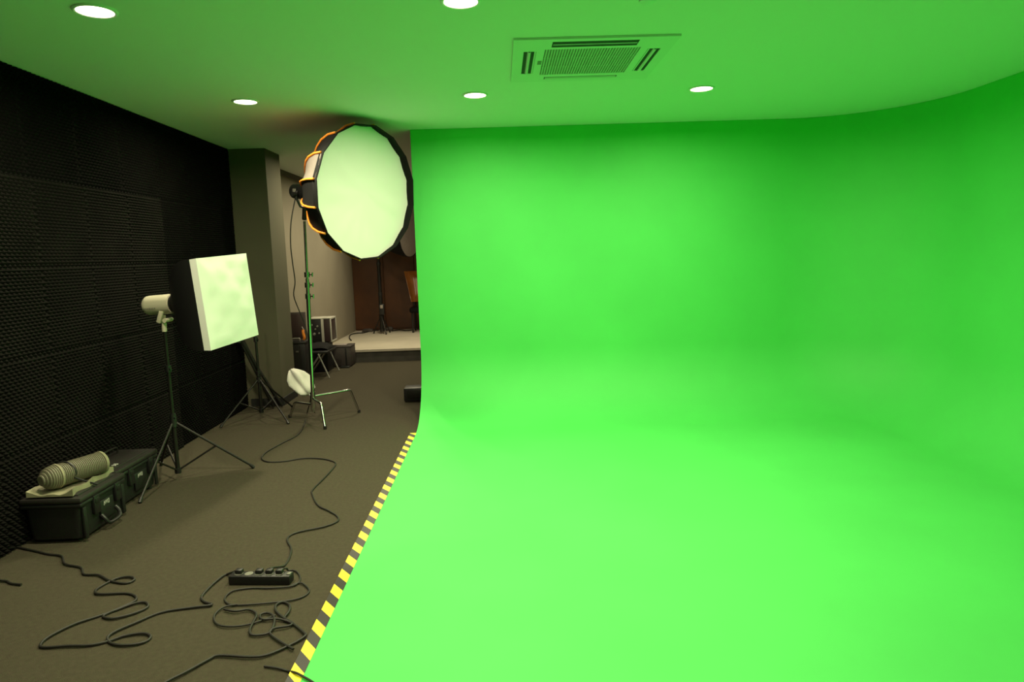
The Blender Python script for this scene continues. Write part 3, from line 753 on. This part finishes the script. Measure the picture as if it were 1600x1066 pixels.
# black box on the carpet behind the sweep
bx_ = thing('floor_monitor', (-.95, 7.52, 0), 'black box lying on carpet behind the green screen edge', 'box')
MB().box((-.93, 7.56, .082), (.37, .20, .15), None, .012).build('body', 'black', bx_)
MB().box((-.93, 7.457, .09), (.30, .008, .10), None, .003).build('front_grille', 'blackmetal', bx_)
for x in (-1.08, -.79): MB().box((x, 7.56, .004), (.03, .15, .008)).build('foot', 'black', bx_)

# ------------------------------------------------------------------ on the stage
b0 = onz(597, 517, .2)
PF = V((onY(597, 512, 12.7).x, 12.7, .2))
fx_, fy_ = PF.x, PF.y
tripod('light_stand', (fx_, fy_), 'black light stand on the stage before the wood panels', [(fx_+.10, fy_-.16), (fx_-.17, fy_+.05), (fx_+.12, fy_+.14)], 1.75, .32, .04, .010, (.036, .032, .024), zb=.2)
lb = thing('battery_pack', (fx_, fy_-.06, .5), 'battery pack clamped on the stage light stand', 'battery pack')
MB().box((fx_+.03, fy_-.075, .66), (.09, .07, .20), None, .012).build('body', 'black', lb)
MB().box((fx_+.03, fy_-.113, .71), (.05, .006, .06), None, .002).build('display', 'gfab', lb)
# second round softbox, hung from the stage stand and seen past the first
GC = onY(643, 353, 12.35); GN, GR_, GU = axes((.96, -.26, -.10)); GRAD = .56
g2 = thing('round_softbox', tuple(GC-GN*.5), 'black round softbox with grey front on the stage light stand', 'softbox')
def gring(a, d_, r): return GC+GN*d_+(GR_*math.cos(a)+GU*math.sin(a))*r
for k in range(NS):
    a0 = 2*PI*k/NS; a1 = 2*PI*(k+1)/NS; vs_ = []; fs = []
    for s in PSN:
        dd = -.8+.8*s; r = .08+(GRAD-.08)*math.sin(s*PI/2)**.6
        vs_ += [gring(a0, dd, r), gring((a0+a1)/2, dd, r*.985), gring(a1, dd, r)]
    for i in range(len(PSN)-1):
        for j in range(2): fs.append((i*3+j, i*3+j+1, (i+1)*3+j+1, (i+1)*3+j))
    MB().add(vs_, fs).build('panel', 'bfab', g2)
MB().lathe(GC-GN*.01, GN, [(0, GRAD-.01), (.012, GRAD-.03), (.02, .3), (.024, .02)], 32).build('diffuser', 'gfab', g2)
a_ = -2.6
for a_ in (PI*1.18,):
    e1 = gring(a_, -.26, .54); e2 = gring(a_+.45, -.26, .54)
    uy = (gring(a_, -.05, .56)-gring(a_, -.35, .43)).normalized(); ux = (e2-e1).normalized(); 
    strokes(e1-(GC-GN*.2-e1).normalized()*.02, ux, uy, .08, [(0, 0, 0, 1), (.5, 0, .95, .2), (.95, .2, .5, .8), (.5, .8, .95, 1), (1.3, 1, 2, 1), (1.65, 0, 1.65, 1)], 'marks', g2, th=.004)
tpz = V((fx_, fy_, 1.96)); MB().tube([tpz, GC-GN*.8], .03, 10).build('mount_arm', 'black', g2)
# tan leather chair, mostly hidden by the green screen
LCX, LCY = -1.46, 12.95
lc = thing('leather_chair', (LCX, LCY, .2), 'glossy tan leather chair back on stage beside green screen edge', 'chair')
zT = onY(640, 424, LCY+.1).z; zB = onY(640, 472, LCY+.1).z
vs_ = []; fs = []
for i in range(9):
    t = i/8; z = zB+(zT-zB)*t; w_ = .26+.12*t; bow = .05*math.sin(PI*t)
    for y_ in (0, 1):
        for j in range(13):
            u_ = j/12*2-1; y = LCY+.12+.10*t+bow*.3
            if y_ == 0: y -= .05*(1-u_**4)*(1-(2*t-1)**6)+.012*math.cos(9*u_)
            else: y += .05*(1-u_**4)*(1-(2*t-1)**6)
            vs_.append((LCX+u_*w_, y, z))
for i in range(8):
    for sd_ in (0, 1):
        for j in range(12):
            a0 = (i*2+sd_)*13+j; b0 = ((i+1)*2+sd_)*13+j; fs.append((a0, a0+1, b0+1, b0))
    for j in (0, 12): fs.append(((i*2)*13+j, (i*2+1)*13+j, ((i+1)*2+1)*13+j, ((i+1)*2)*13+j))
for i in (0, 8):
    for j in range(12): fs.append(((i*2)*13+j, (i*2)*13+j+1, (i*2+1)*13+j+1, (i*2+1)*13+j))
MB().add(vs_, fs).build('backrest', 'leather', lc, ang=1)
MB().box((LCX, LCY-.06, .2+.42), (.50, .46, .10), None, .035, 3).build('seat', 'bfab', lc)
for sx_ in (-1, 1):
    MB().tube([(LCX+sx_*.20, LCY+.13, zB+.06), (LCX+sx_*.20, LCY+.12, .2)], .018, 8).build('leg', 'black', lc)
    MB().tube([(LCX+sx_*.20, LCY-.24, .2+.38), (LCX+sx_*.20, LCY-.26, .2)], .018, 8).build('leg', 'black', lc)
# cable and small gear on the stage
def stage_cable(px, label, r=.010):
    pts = [onz(x, y, .2) for x, y in px]
    for p in pts: p.z = .2+r+.001
    return tag(MB().tube(spline(pts, 4), r, 6).build('cable', 'cable'), label, 'cable', 'cables on the stage')
stage_cable([(549, 533), (546, 529), (548, 524), (556, 522), (568, 521), (580, 518), (592, 517)], 'black cable running over the stage from the beige wall')
stage_cable([(612, 518), (625, 516.5), (634, 517.5), (645, 516.5)], 'dark cable on the stage along the wood panels')
def small_box(px, py, w_, dd, h, m, label, nm='gear_bag'):
    p = onz(px, py, .2); t = thing(nm, (p.x, p.y+dd/2, .2), label, 'bag' if nm == 'gear_bag' else 'box')
    MB().box((p.x, p.y+dd/2, .2+h/2), (w_, dd, h), None, min(h, w_)*.22).build('body', m, t)
    MB().box((p.x, p.y+dd/2, .2+h+.004), (w_*.7, dd*.6, .012), None, .003).build('flap', m, t)
small_box(574, 519, .20, .12, .05, 'panelgrey', 'flat dark bag on stage in the corner by beige wall')
small_box(561, 521, .10, .08, .03, 'gfab', 'small pale pouch on stage in the corner by beige wall')
small_box(608, 517.5, .14, .10, .07, 'panelgrey', 'dark grey power box on stage at the foot of light stand', 'power_box')
